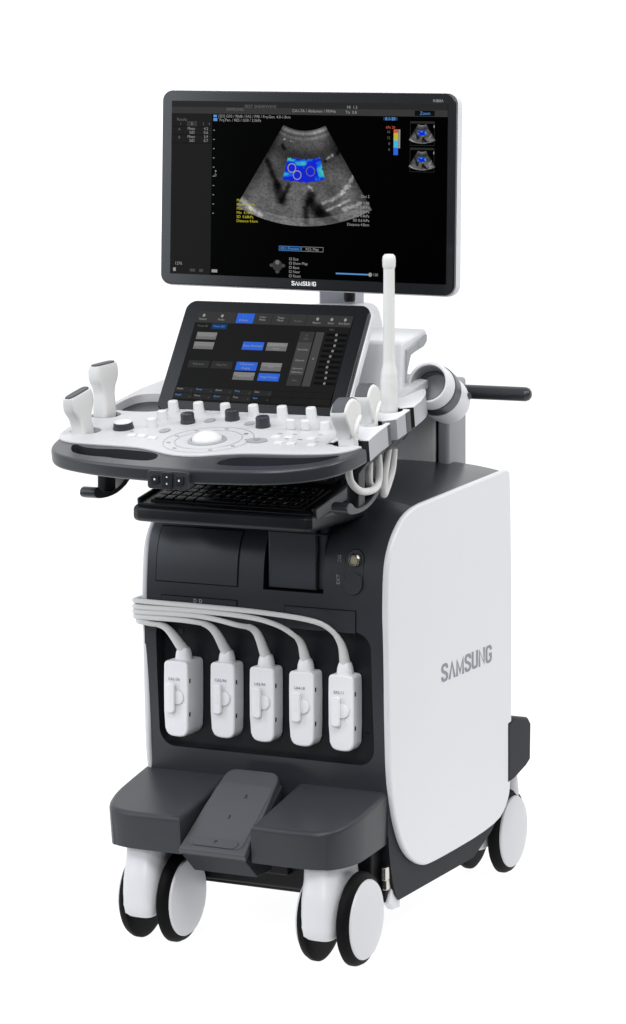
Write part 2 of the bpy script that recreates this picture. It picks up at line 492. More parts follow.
bb = B(); bb.add(rbox(-.192, -.180, .0105, .0118, .556, .566, 0), CHAR); bb.build('pocket_mark', cabinet)
bb = B(); bb.add(rbox(.06, .12, .13, .132, .8385, .8398), SEAM); bb.build('lid_seam', cabinet)

# ---------------------------------------------------------------- side panels
PAN = [(-.011, .32), (-.016, .40), (-.02, .488), (-.024, .58), (-.027, .636), (-.0225, .7156), (-.0084, .7511), (.0173, .7806), (.057, .8065), (.1105, .8190),
       (.1926, .8228), (.3322, .8296), (.479, .8361), (.548, .8395), (.570, .838), (.576, .825), (.5795, .774), (.586, .568), (.583, .21), (.566, .158), (.5, .127), (.19, .1225),
       (.128, .1295), (.055, .170), (.012, .239)]
pan = chaikin(PAN, 2)
pr_ = prism(pan, .258, .271, 'x', .005, 4)
panel = B().add(pr_, PANEL).build('side_panel', root, angle=50)
B().add(logo('SAMSUNG', .252, .0355), LOGO, RIGHT(.2713, .350, .4803)).build('panel_lettering', panel, smooth=False)
B().add(prism(pan, -.2525, -.240, 'x', .005, 4), PANEL).build('side_panel', root, angle=50)

# ---------------------------------------------------------------- front bumpers
def bumper(sign):
    P = [(.074, -.2), (.19, -.203), (.236, -.186), (.257, -.13), (.2595, -.05), (.2595, .02), (.074, .02)]
    P = [P[0]] + [p for p in chaikin(P[0:6], 3, closed=False)[1:] if p[0] > .1] + [P[6]]
    bm = prism(P, 0, 1, 'z')
    fh = [f for f in bm.faces if f.calc_center_median().z > .99][0]
    for v in bm.verts:
        if v.co.z > .5: v.co.z = .2958
        else:
            y = v.co.y; v.co.z = .187 + .012 * max(0, (y + .12) / .14)
            v.co.y += .006 if y < -.19 else .003
            if v.co.x > .2: v.co.x -= .004
    bmesh.ops.bevel(bm, geom=[e for e in fh.edges if max(v.co.y for v in e.verts) < .019 or min(v.co.y for v in e.verts) < 0], offset=.009, segments=4, affect='EDGES', profile=0.5)
    for v in bm.verts:
        if v.co.z > .26: v.co.z += .2 * v.co.y
    if sign < 0: bm.transform(Matrix.Diagonal((-1, 1, 1, 1)))
    return B().add(bm, CHAR_TONED).build('front_bumper', root, angle=30)
bumper(1); bumper(-1)
# chassis between and below
bb = B()
bb.add(rbox(-.235, .25, .012, .05, .083, .30, .004), BLACK)
bb.add(rbox(-.23, .24, -.03, .5, .10, .19, .006), BLACK)
bb.add(rbox(-.076, .076, -.05, .02, .13, .262, .004), BLACK)
bb.build('chassis', root)

# ---------------------------------------------------------------- brake pedal
def sheet_prism(outl, M, h, bev): 
    bm = prism(outl, -h, 0, 'z', bev, 4, bev_low=False); bm.transform(M); return bm
a = R(33.5)
PM = M3((1, 0, 0), (0, math.cos(a), math.sin(a)), (0, -math.sin(a), math.cos(a)), (0.0, -.215, .2035))
Lp = .212
outl = [(-.069, 0), (.069, 0)] + [(.064 , .11)] + rrect(-.057, .057, .13, Lp, .022, 6)[0:14] + [(-.064, .11)]
bb = B()
bb.add(sheet_prism(outl, PM, .014, .005), PEDAL)
rim_ = rrect(-.057, .057, .012, .172, .014, 6)
bb.add(flat([(x * (1 - .0 * y), y) for x, y in rim_], .0008), mat('pedal_tread', (.067, .070, .079), .5, .3, bump=.5, bscale=500), PM)
bb.add(prism([(-.2085, .193), (-.157, .151), (-.10, .151), (-.052, .300), (-.07, .290)], -.0672, .0672, 'x', .003), CHAR_SHADE)
for s_, x_, y_ in (('3', .0, .088), ('2', .012, .142)):
    bb.add(text(s_, .012, .0003), CHARD, PM @ T((x_, y_, .0012)))
pedal = bb.build('brake_pedal', root, angle=30)
bb = B()
bb.add(prism(rrect(-.047, .047, .012, .034, .011, 6), .0005, .0024, 'z', .001, 2), PEDAL, PM); bb.add(text('P', .012, .0003), CHARD, PM @ T((0, .023, .0027))); bb.build('pedal_bar', pedal)
# ---------------------------------------------------------------- rear bumpers
for s in (1, -1):
    bm = prism([(.56, .20), (.56, .325), (.60, .330), (.672, .316), (.687, .302), (.684, .226), (.66, .216), (.60, .203)], .10, .273, 'x', .008, 3)
    if s < 0: bm.transform(Matrix.Diagonal((-1, 1, 1, 1)))
    B().add(bm, CHAR_SHADE).build('rear_bumper', root, angle=40)

# ---------------------------------------------------------------- casters
RAD = .085
def caster(xc, yc, half, back=False):
    bb = B(); f = -1 if not back else 1
    # fork cover: tall white housing that runs down between the wheels in front
    fy = f * .083
    secs = []
    for z, a_, y0, y1, dx in ((.055, .013, .045, .068, -.010), (.057, .024, .035, .078, -.010), (.064, .033, .02, .087, -.010), (.080, .0375, .0, .0905, -.010), (.10, .0380, -.02, .0915, -.010), (.125, .0380, -.03, .0895, -.010), (.145, .0375, -.05, .083, -.012), (.160, .0365, -.06, .076, -.014), (.178, .036, -.06, .072, -.0155), (.198, .036, -.06, .071, -.016)):
        yc_ = (y0 + y1) / 2; secs.append(((dx, f * yc_, z), a_, (y1 - y0) / 2, (1, 0, 0), (0, f, 0)))
    bb.add(loft(secs, 36, 3.2), CASTW)
    bb.add(lathe([(.0, -half + .004), (.018, -half + .004), (.018, half - .004), (0, half - .004)], 20, T((0, 0, RAD)) @ Ry(90)), BLACK)
    o = bb.build('caster', root, angle=45)
    o.location = (xc, yc, 0)
    for s_ in (-1, 1):
        x_ = s_ * half
        tp = [(.0, -.0085), (.070, -.0085), (.080, -.0075), (.085, -.0035), (.085, .004), (.0815, .011), (.0745, .0145), (.073, .0155), (0, .0155)]
        w = B().add(lathe(tp, 56, T((x_, 0, RAD)) @ Ry(90 * s_)), RUBBER).build('tyre', o)
        dp = [(0, .0), (.0715, .0), (.0725, .0165), (.0705, .0195), (.055, .0235), (.03, .0255), (0, .026)]
        B().add(lathe(dp, 56, T((x_, 0, RAD)) @ Ry(90 * s_)), CASTW).build('wheel_disc', o)
    return o
half = .0375
c1 = caster(.212, -.108, half)
caster(-.160, -.109, half)
for x_ in (.197, -.197):
    rc_ = caster(x_, .640, half)
    B().add(lathe([(0, .13), (.026, .13), (.027, .16), (.024, .19), (.022, .222), (0, .222)], 28, T((math.copysign(.026, x_), .028, 0))), CASTW).build('swivel_mount', rc_)
# brake lever and bracket behind the front right caster
bb = B(); bb.add(prism([(.012, .085), (.034, .068), (.066, .066), (.062, .10), (.03, .112)], .242, .256, 'x', .003), WHITE); bb.build('brake_lever', root)
bb = B(); bb.add(rbox(.248, .258, -.005, .012, .13, .155, .002), METAL); bb.add(rbox(.246, .256, .004, .02, .11, .132, .002), METAL); bb.build('caster_bracket', root)

# ---------------------------------------------------------------- back column and rear handle
bb = B()
bb.add(rbox(-.150, .128, .52, .60, .80, 1.02, .006), PLUGW)
bb.add(rbox(.128, .135, .525, .60, .80, 1.02, 0), BLACK)
bb.add(rbox(.135, .160, .515, .61, .80, 1.02, .008), GREYP)
bb.build('lift_column', root)
bb = B()
bb.add(tube([(-.33, .5, .998), (-.345, .5, .998)], .0135, 18, 1), CHAR)
h = [(0, -.347), (.007, -.346), (.012, -.342), (.0145, -.335), (.0145, .335), (.012, .342), (.007, .346), (0, .347)]
bb.add(lathe(h, 24, T((0, .5, 1.0)) @ Ry(90)), CHAR)
bb.build('rear_handle', root)
bb = B(); bb.add(rbox(-.16, .165, .40, .52, .975, 1.03, .012), CHAR); bb.build('handle_mount', root)

# ---------------------------------------------------------------- console (tilted 10 degrees)
TILT = 10
CM = T((0, -.06, .985)) @ Rx(TILT)
CT = math.cos(R(TILT))
def cv(y): return (y + .06) / CT
def cp(pts): return [(x, cv(y)) for x, y in pts]
RIMR = [(0, -.376), (.06, -.373), (.154, -.364), (.21, -.349), (.258, -.322), (.288, -.285), (.301, -.24), (.304, -.192), (.296, -.187)]
RIML = [(-.330, -.15), (-.318, -.235), (-.303, -.285), (-.27, -.325), (-.223, -.346), (-.15, -.364), (-.06, -.374)]
base_o = RIML + RIMR + [(.215, -.187), (.215, .26), (.15, .29), (-.25, .28), (-.315, .21), (-.331, .12), (-.331, 0)]
def rnd(pts, keep):  # smooth a polyline
    return chaikin(pts, 2, closed=False)
base_s = chaikin(RIML + RIMR[:-1], 2, closed=False) + base_o[len(RIML) + len(RIMR) - 1:]
deck_f = [(-.3345, -.15), (-.328, -.205), (-.312, -.238), (-.286, -.255), (-.236, -.2595), (-.15, -.262), (-.115, -.267), (-.081, -.281), (-.045, -.296), (-.012, -.3005), (.02, -.295), (.05, -.280), (.085, -.2665), (.13, -.26), (.2, -.253), (.262, -.238), (.286, -.215), (.2935, -.188)]
deck_s = chaikin(deck_f, 2, closed=False) + [(.222, -.187), (.222, .27), (.15, .30), (-.25, .29), (-.318, .215), (-.3355, .12), (-.3355, 0)]
HOLES = [(.257, -.173, .027), (.2485, -.046, .0235), (.2460, .046, .0215)]
LHOLES = [(-.284, -.184, .031, .025), (-.304, -.074, .031, .025)]
def cyl(x, y, rx, ry, z0, z1, n=32):
    return prism([(x + rx * math.cos(2 * math.pi * i / n), y + ry * math.sin(2 * math.pi * i / n)) for i in range(n)], z0, z1)
grip = [(.068, -.318), (.075, -.336), (.11, -.337), (.16, -.331), (.215, -.314), (.255, -.288), (.277, -.252), (.274, -.240), (.262, -.247), (.225, -.268), (.17, -.2765), (.11, -.281), (.08, -.292)]
grip = chaikin(grip, 2)
base = prism(cp(base_s), -.031, -.0035, 'z', .006, 4)
cuts = [prism(cp(deck_s), -.016, .05), prism(cp(grip), -.024, .05), prism(cp([(-x + .012, y - .020 * max(0, min(1, (x - .17) / .08))) for x, y in grip][::-1]), -.024, .05)]
base = cut(base, cuts)
bb = B(); bb.add(base, CHAR, None)
ib = bb.idx(CHARD)
for f in bb.bm.faces:
    c = f.calc_center_median()
    if c.z < -.0145 and c.z > -.0245 and f.normal.z > .5: f.material_index = ib
bb.bm.transform(CM)
# underside box
bb.add(rbox(-.19, .19, cv(-.20), cv(.26), -.062, -.0305, .012), CHARD, CM)
bb.add(rbox(-.15, .15, cv(.0), cv(.25), -.13, -.06, .012), CHARD, CM)
bb.add(prism([(.12, -.058), (.19, -.058), (.16, -.12), (.12, -.12)], cv(-.05), cv(.2), 'y'), CHAR, CM)
console = bb.build('console', root, angle=35)
dk = prism(cp(deck_s), -.016, .0, 'z', .0025, 3, bev_low=False)
cs = [cyl(x, cv(y), r_, r_, -.05, .05) for x, y, r_ in HOLES[:1]] + [cyl(x, cv(y), a_, b_, -.05, .05) for x, y, a_, b_ in LHOLES]
rec = chaikin([(-.322, -.015), (-.31, -.04), (-.23, -.045), (-.20, -.02), (-.20, .06), (-.24, .085), (-.30, .085), (-.322, .06)], 2)
cs.append(prism(cp(rec), -.05, .05))
dk = cut(dk, cs)
bb = B().add(dk, DECKM, CM)
for r0, r1 in ((.0625, .0635), (.084, .085)):
    bb.add(ring(-.013, cv(-.2), r0, r1, .0006, 60), SILVER, CM)
for ang in (-60, -25, 10, 45, 90, 135, 170, 205, 240):
    t = R(ang); bb.add(rect(-.004, .004, -.002, .002, .0007), INK, CM @ T((-.013 + .074 * math.cos(t), cv(-.2) + .074 * math.sin(t), 0)))
for x, y in ((-.175, -.20), (-.153, -.20), (-.125, -.21), (.105, -.15), (.135, -.15), (.133, -.18), (.160, -.18), (.185, -.145), (-.19, -.185), (.2, -.19), (.04, -.165)):
    bb.add(rect(-.0045, .0045, -.0012, .0012, .0007), INK, CM @ T((x, cv(y) + .011, 0)))
deck = bb.build('control_deck', console, angle=30)
# column under console
bb = B(); bb.add(rbox(-.12, .12, .10, .34, .83, .96, .02), CHARD); bb.build('console_support', root)

# knobs etc. on the deck
def knob(x, y, r_, h_, m, name='knob', top=None):
    bb = B(); bb.add(lathe([(0, -.001), (r_ * 1.06, -.001), (r_ * 1.06, h_ * .25), (r_, h_ * .3), (r_ * .97, h_ * .86), (r_ * .86, h_ * .97), (r_ * .6, h_), (0, h_)], 28), m)
    if top: bb.add(lathe([(0, h_), (r_ * .9, h_), (r_ * .86, h_ + .0015), (0, h_ + .002)], 28), top)
    bb.bm.transform(CM @ T((x, cv(y), 0)))
    return bb.build(name, console)
for x in (-.180, -.125, -.067, -.007, .054, .115): knob(x, -.028, .0103, .021, KNOBW)
knob(-.170, -.090, .0098, .019, KNOBW); knob(-.166, -.138, .0098, .017, KNOBW); knob(.176, -.096, .0098, .015, KNOBW)
knob(-.110, -.100, .0135, .020, CHAR); knob(-.033, -.066, .0135, .021, CHAR); knob(.050, -.101, .0135, .021, CHAR)
knob(-.217, -.158, .0192, .0125, CHAR, 'rotary_dial', KNOBW)
for x in (.112, .142):
    bb = B(); bb.add(rbox(x - .0085, x + .0085, cv(-.108) - .004, cv(-.108) + .004, -.001, .020, .0035), KNOBW, CM); bb.build('toggle_switch', console)
for x, y, a_, b_ in ((-.127, -.160, .0095, .014), (-.073, -.081, .0095, .014), (.015, -.087, .0095, .013), (.083, -.192, .0205, .016)):
    bb = B(); bb.add(cyl(x, cv(y), a_, b_, -.001, .0022, 28), GREYP, CM)
    if a_ > .015: bb.add(cyl(x, cv(y), a_ * .35, b_ * .35, .0015, .003, 20), SILVER, CM)
    bb.build('oval_button', console)
bb = B(); bb.add(lathe([(.0, -.001), (.037, -.001), (.036, .0022), (.030, .003), (.0285, .001), (0, .001)], 40, CM @ T((-.013, cv(-.205), 0))), GREYP)
bb.build('trackball_ring', console)
ball_prof = [(0.0285 * math.cos(t), .0015 + .0165 * math.sin(t)) for t in [math.pi / 2 * i / 10 for i in range(11)]]
bb = B(); bb.add(lathe(ball_prof[:-1] + [(0, .018)], 36, CM @ T((-.013, cv(-.205), 0)), cap=True), KNOBW); bb.build('trackball', console)
for x, y in ((-.175, -.20), (-.153, -.20), (-.125, -.21), (.107, -.161), (.133, -.161), (.131, -.197), (.157, -.197), (.180, -.160), (.2, -.2)):
    bb = B(); bb.add(rbox(x - .0085, x + .0085, cv(y) - .007, cv(y) + .007, -.002, .0028, .002, 2), KNOBW, CM); bb.build('push_button', console)

# rim button pad
bb = B()
RF = lambda x, z: FRONT(x, -.3755, z)
bb.add(prism(rrect(-.041, .043, .8895, .9225, .006, 4), -.3815, -.36, 'y', .002, 2), CHAR)
pad = bb.build('rim_button_pad', console)
for x in (-.024, .026):
    bb = B(); bb.add(prism(rrect(x - .0085, x + .0085, .899, .9155, .004, 4), -.3855, -.38, 'y', .0015, 2), CHARD)
    bb.add(cyl(0, 0, .0019, .0019, 0, .0004, 14), INKW, FRONT(x, -.3856, .907)); bb.build('rim_button', console)
bb = B(); bb.add(prism(rrect(-.0105, .0125, .8925, .9205, .004, 4), -.3855, -.38, 'y', .0015, 2), CHARD)
for z in (.9005, .9125): bb.add(flat([(-.0018, -.0014), (.0018, -.0014), (0, .0018)]) , INKW, FRONT(.001, -.3857, z))
bb.build('rim_button', console)

# ---------------------------------------------------------------- probe holders on the right of the console
ho = [(.291, -.155), (.2835, -.10), (.281, -.05), (.280, .0), (.2795, .055), (.274, .11), (.262, .16), (.247, .20), (.229, .245), (.205, .278), (.18, .29)]
ho_s = chaikin(ho, 2, closed=False)
hout = ho_s + [(.205, .285), (.2235, .2), (.2235, -.155)]
hout = ho_s + [(.2235, .275), (.2235, -.155)] if False else [(x, y) for x, y in ho_s if not (x < .2236)] + [(.2235, .25), (.2235, -.155)]
def outer_x(y, inset=0.0):
    for p, q in zip(ho_s, ho_s[1:]):
        if p[1] <= y <= q[1]: return p[0] + (q[0] - p[0]) * (y - p[1]) / (q[1] - p[1]) - inset
    return ho_s[0][0] - inset
XI = .2235
def arc(c, a0, a1, n_=12): return [(c[0] + c[2] * math.cos(R(a0 + (a1 - a0) * q / n_)), c[1] + c[2] * math.sin(R(a0 + (a1 - a0) * q / n_))) for q in range(n_ + 1)]
def module(y0, y1, lo_, hi_, inset=0.0):
    """one finger between two probe openings: outline in plan, anticlockwise"""
    pts = [(outer_x(y0, inset), y0)] + [(outer_x(y0 + (y1 - y0) * q / 8, inset), y0 + (y1 - y0) * q / 8) for q in range(1, 8)] + [(outer_x(y1, inset), y1)]
    if hi_:
        a = math.degrees(math.asin(max(-.9, min(.9, (y1 - hi_[1]) / hi_[2]))))
        pts += [p for p in arc(hi_, a, -180) if p[0] > XI + .001]; pts.append((XI, hi_[1]))
    else: pts += [p for p in ho_s if p[1] > y1 + .004 and p[0] > .187] + [(.187, .25), (.192, .18), (.203, .13), (XI, .10)]
    pts.append((XI, lo_[1]))
    a = math.degrees(math.asin(max(-.9, min(.9, (y0 - lo_[1]) / lo_[2]))))
    pts += [p for p in arc(lo_, 180, a) if p[0] > XI + .001 and p[0] < outer_x(y0, inset) - .004]
    return pts
MODS = [(-.152, -.036, HOLES[0], HOLES[1]), (-.007, .059, HOLES[1], HOLES[2]), (.079, .16, HOLES[2], None)]
hb = bmesh.new()
def join(dst, src):
    me = bpy.data.meshes.new('t'); src.to_mesh(me); src.free(); dst.from_mesh(me); bpy.data.meshes.remove(me)
for m_ in MODS: join(hb, prism(cp(module(*m_)), -.040, .001, 'z', .0025, 3, bev_low=False))
for v in hb.verts:
    v.co.z -= .014 * max(0, min(1, (v.co.y - cv(.09)) / .13)) ** 1.5
bb = B(); bb.add(hb, WHITE); iS = bb.idx(SILVER); iC = bb.idx(CHARD)
bb.bm.normal_update()
for f in bb.bm.faces:
    c = f.calc_center_median(); nn = f.normal
    if c.z < -.004 and abs(nn.z) < .5:
        f.material_index = iS if nn.x > .45 and c.x > .2255 and min((c.x - x) ** 2 + (c.y - cv(y)) ** 2 for x, y, r_ in HOLES) > .0012 else iC
bb.bm.transform(CM)
holder = bb.build('probe_holder', root, angle=30)
lb = bmesh.new()
for m_ in MODS: join(lb, prism(cp(module(*m_, .004)), -.066, -.0405, 'z'))
for v in lb.verts:
    if v.co.z < -.06 and v.co.x > .235: v.co.x -= .022
bb = B(); bb.add(lb, CHARD, CM); bb.build('holder_base', holder, angle=30)
bb = B(); bb.add(prism(cp([(.2, -.19), (.215, -.19), (.215, .25), (.2, .25)]), -.07, -.02, 'z'), CHARD, CM); bb.build('holder_rail', holder)

# ---------------------------------------------------------------- gel cup
ax = Vector((.06, -.92, .37)).normalized(); ux = Vector((0, 0, 1)).cross(ax).normalized(); uy = ax.cross(ux)
GM = M3(ux, uy, ax, (.2330, .245, 1.0395)) @ Matrix.Scale(1.07, 4)
bb = B()
bb.add(lathe([(.0325, -.055), (.0325, -.002), (.0345, .0012), (.038, .0012), (.0405, -.003), (.0418, -.012), (.0425, -.032), (.039, -.034), (.036, -.055)], 56, GM, cap=False), WHITE)
bb.add(lathe([(.0320, -.001), (.0318, -.052)], 56, GM, cap=False), GREYP)
bb.add(lathe([(0, -.050), (.033, -.050), (.033, -.051), (0, -.0515)], 40, GM), GREYP)
cup = bb.build('gel_cup', root)
bb = B(); bb.add(lathe([(.03, -.0305), (.0436, -.0305), (.0444, -.032), (.0446, -.060), (.0440, -.0625), (.03, -.0625)], 56, GM, cap=False), CHAR); bb.build('cup_band', cup)
bb = B(); bb.add(lathe([(.036, -.061), (.0430, -.062), (.0430, -.108), (.0400, -.126), (.032, -.137), (.016, -.142), (0, -.143)], 56, GM, cap=False), WHITE); bb.build('cup_base', cup)
bb = B(); bb.add(cyl(0, 0, .009, .006, 0, .0022, 20), CHAR, GM @ M3((0, 0, 1), (0, 1, 0), (-1, 0, 0), (0, 0, 0)) @ T((-.110, .010, -.0418)) @ Rx(180)); bb.build('cup_latch', cup)
bb = B(); bb.add(tube([(.12, .40, .985), (.213, .355, 1.000)], .014, 14, 1), CHARD); bb.build('cup_arm', cup)

# ---------------------------------------------------------------- console hooks for cables
def hook(xc):
    P = [(-.187, .846), (-.184, .838), (-.165, .833), (-.125, .8325), (-.09, .838), (-.055, .852), (-.03, .875), (-.03, .885), (-.062, .862), (-.094, .847), (-.128, .842), (-.150, .844), (-.160, .852), (-.172, .857), (-.183, .854)]
    bb = B(); bb.add(prism(chaikin(P, 1), xc - .017, xc + .017, 'x', .003, 2), CHAR)
    bb.add(rbox(xc - .012, xc + .012, -.13, -.095, .838, .945, .006), CHARD)
    return bb.build('cable_hook', root)
hook(.247); hook(-.28)

# ---------------------------------------------------------------- keyboard tray
bb = B()
tp = chaikin([(-.187, -.172), (-.165, -.184), (.165, -.184), (.187, -.172)], 2, closed=False) + [(.187, .06), (-.187, .06)]
KM = T((0, -.184, .8285)) @ Rx(11)
def kv(y): return (y + .184)
bb.add(prism(tp, .797, .8285, 'z', .0095, 5), CHARD)
bb.add(prism([(-.179, .012), (.179, .012), (.179, .23), (-.179, .23)], -.014, .0, 'z', .003, 2), CHARD, KM)
tray = bb.build('keyboard_tray', root)
bb = B()
for s in (-1, 1):
    pass
bb.bm.free()
for s in (-1, 1):
    bb = B(); bb.add(rbox(s * .183 - .005, s * .183 + .005, .025, .23, -.02, .006, .004), CHAR, KM); bb.build('tray_rail', tray)
kb = B(); kb.add(rbox(-.160, .160, .028, .150, -.002, .003, .002), BLACK, KM); kb.build('keyboard_plate', tray)
for r_ in range(5):
    nk = 14 if r_ else 9
    x = -.154; off = (0, .004, .008, .011, .0)[r_]
    for c in range(14):
        w = .022
        if r_ == 0:
            if c in (4, 5, 6, 7): 
                if c == 4:
                    k = B().add(rbox(-.154 + 4 * .022, -.154 + 8 * .022 - .003, .033, .051, .002, .0065, .0015, 2), KEYM, KM); k = k.build('key', tray)
                continue
        x0 = -.154 + c * w + off * .3
        bb = B(); bb.add(rbox(x0, x0 + .0187, .033 + r_ * .0222, .033 + r_ * .0222 + .0185, .002, .0065, .0015, 2), KEYM, KM)
        ch = 'QWERTYUIOPASDFGHJKLZXCVBNM1234567890-=;,./'[(r_ * 14 + c) % 42]
        bb.add(text(ch, .010, .0002), INKW, KM @ T((x0 + .0065, .033 + r_ * .0222 + .011, .0067)))
        bb.build('key', tray)

# ---------------------------------------------------------------- touch panel
ty = Vector((0, .135, .206)).normalized()
tn = Vector((1, 0, 0)).cross(ty)
TM = M3((1, 0, 0), ty, tn, (-.029, -.0155, .9888))
TH = .2465; TW = .1995
def tab_out(g=0.0): return rrect(-TW - g, TW + g, -g, TH + g, .021 + g, 8)
bb = B(); bb.add(prism(tab_out(), -.014, 0, 'z', .003, 3, bev_low=False), TOUCHB, TM)
touch = bb.build('touch_panel', root)
bb = B(); bb.add(prism(tab_out(.0025), -.030, -.009, 'z', .006, 3), WHITE, TM)
bb.add(rbox(-.10, .10, .0, .10, -.12, -.028, .02), WHITE, TM); bb.build('panel_shell', touch)
def layer(bb, M, w, h, mirror=False):
    """screen coordinates: s to the right 0..1, t down 0..1"""
    def rc(s0, s1, t0, t1, m, k=1): bb.add(rect(s0 * w, s1 * w, h * (1 - t1), h * (1 - t0), .0002 * k), m, M.copy())
    def tx(s_, s, t, size, m, k=3, al='LEFT', bold=0): bb.add(text(s_, size * .9, bold, al), m, M @ T((s * w, h * (1 - t), .0002 * k)))
    def poly(pts, m, k=2): bb.add(flat([(s * w, h * (1 - t)) for s, t in pts], .0002 * k), m, M.copy())
    return rc, tx, poly
sw, sh = .337, .1965
bb = B(); SM = TM @ T((-sw / 2 + .0005, .0245, .0012))
rc, tx, poly = layer(bb, SM, sw, sh)
rc(0, 1, 0, 1, E_PAN, 0)
rc(0, 1, 0, .125, E_BAR, 1)
for i, (s_, c) in enumerate((('Patient', .045), ('Probe', .165), ('B Mode', .31), ('Color\nMode', .43), ('Tissue\nMode', .545), ('Review', .66), ('Report', .78), ('Store', .87), ('End Exam', .955))):
    if i == 2: rc(.262, .375, .008, .118, E_BLUE, 2)
    if i == 5: tx(s_, c, .075, .0066, E_DIM, 4, 'CENTER'); continue
    tx(s_, c, .088 if i not in (3, 4) else .06, .0066, E_TXT, 4, 'CENTER')
    if i in (0, 1, 6, 7, 8): bb.add(cyl(c * sw, sh * (1 - .045), .0028, .0034, .0004, .0008, 14), E_TXT, SM.copy())
    if i == 2: tx('+  +', c, .04, .006, E_LBLUE, 4, 'CENTER')
for s in (.255, .375, .49, .6, .71): rc(s - .001, s + .001, 0, .125, E_LINE, 3)
tx('Tissue 2D', .02, .165, .0066, E_DIM, 4)
rc(.115, .215, .135, .195, E_DBLUE, 2); tx('Tissue QA', .125, .165, .0066, E_LBLUE, 4)
def btn(s0, s1, t0, t1, s_, kind):
    if kind == 'g': rc(s0, s1, t0, t1, E_BTN, 2); rc(s0, s1, t0, t0 + (t1 - t0) * .45, E_BTN2, 3)
    elif kind == 'b': rc(s0, s1, t0, t1, E_BLUE, 2)
    else: rc(s0, s1, t0, t1, E_BTND, 2)
    for q, line in enumerate(s_.split('\n')):
        dt = 0 if '\n' not in s_ else (-.022, .022)[q]
        tx(line, (s0 + s1) / 2, (t0 + t1) / 2 + dt, .0068, E_TXT if kind != 'd' else E_DIM, 4, 'CENTER')
btn(.035, .165, .235, .315, 'Size & Position', 'g'); btn(.035, .165, .345, .425, 'Dual Live Screen', 'g')
btn(.35, .485, .325, .415, 'Elastic Parameter', 'b'); btn(.505, .635, .325, .415, 'Quantify Map\nReset', 'g')
btn(.035, .17, .555, .635, 'Reference', 'd'); btn(.185, .32, .555, .635, 'Meas Pos', 'd')
btn(.345, .48, .55, .645, 'S Shearwave\nImaging', 'b'); btn(.505, .635, .55, .64, 'ROI', 'g')
btn(.345, .48, .665, .75, 'Transparency', 'g'); btn(.505, .64, .665, .75, 'Image Process', 'b')
rc(.695, .785, .19, .79, E_MID, 2); rc(.695, .785, .19, .31, E_BAR, 3); rc(.695, .785, .67, .79, E_BAR, 3)
for s_, t in (('Q\nTGC', .25), ('Sensitivity', .39), ('Dynamic', .51), ('Harmonic\nReference', .62), ('Save', .73)):
    for q, line in enumerate(s_.split('\n')): tx(line, .74, t + q * .04 - (.02 if '\n' in s_ else 0), .0062, E_DIM if t in (.25, .73) else E_TXT, 4, 'CENTER')
rc(.795, .845, .19, .79, E_MID, 2); tx('<', .82, .49, .01, E_TXT, 4, 'CENTER')
tx('TGC', .87, .16, .006, E_DIM, 4)
for i in range(10):
    t = .215 + i * .0595
    rc(.862, .995, t - .014, t + .014, E_LINE, 2)
    s = .925 + .006 * math.sin(i * .9)
    bb.add(cyl(s * sw, sh * (1 - t), .0027, .0027, .0004, .0008, 14), E_BTN2, SM.copy())
for r_ in range(2):
    for c in range(8):
        on_ = c < 5 and not (r_ == 1 and c > 3)
        rc(c * .125 + .001, c * .125 + .123, .855 + r_ * .068, .855 + r_ * .068 + .062, E_BAR2 if on_ else emit('screen_cell', (.015, .0145, .013)) if c == 7 and r_ == 1 else E_PAN, 2)
        if c < 5:
            tx(('Depth', 'Focus', 'Zoom', 'Freq', 'Gain')[c], c * .125 + .01, .875 + r_ * .068, .0062, E_LBLUE if (c + r_) % 2 else E_TXT, 4)
            tx('+', c * .125 + .1, .892 + r_ * .068, .007, E_DIM, 4)
for r_ in range(3): rc(0, 1, .851 + r_ * .068, .854 + r_ * .068, E_LINE, 3)
for c in range(9): rc(c * .125 - .001, c * .125 + .001, .85, .985, E_LINE, 3)
bb.build('touch_screen', touch, smooth=False)

# ---------------------------------------------------------------- monitor arm
bb = B()
pa = [(.195, 1.0), (.198, 1.112), (.204, 1.121), (.31, 1.1385), (.318, 1.132), (.316, 1.116), (.298, 1.102), (.262, 1.0955), (.235, 1.088), (.220, 1.068), (.215, 1.0)]
bb.add(prism(pa, -.196, .200, 'x', .006, 3), WHITE)
arm = bb.build('monitor_arm', root, angle=40)
bb = B(); bb.add(prism([(.209, 1.04), (.212, 1.104), (.307, 1.128), (.306, 1.116), (.293, 1.107), (.258, 1.101), (.23, 1.094), (.214, 1.066)], .1985, .2045, 'x', .001, 2), GREYP)
bb.add(rbox(.2035, .2055, .262, .290, 1.106, 1.118, .0008), GREYP); bb.build('arm_side_cap', arm)
bb = B(); nk = chaikin([(-.075, 1.10), (-.07, 1.15), (-.058, 1.176), (-.04, 1.183), (.05, 1.186), (.072, 1.181), (.083, 1.16), (.092, 1.10)], 1, closed=False)
bb.add(prism(nk, .27, .36, 'y', .008, 3), WHITE); bb.build('arm_neck', arm)
bb = B(); bb.add(rbox(-.030, .049, .30, .35, 1.15, 1.40, .006), SILVER); bb.add(rbox(-.06, .06, .25, .34, 1.34, 1.46, .01), SILVER)
bb.build('arm_hinge', arm)
bb = B(); bb.add(lathe([(0, 0), (.010, 0), (.0115, .004), (.0115, .022), (0, .026)], 20, T((.046, .285, 1.190))), BLACK); bb.build('hinge_cap', arm)

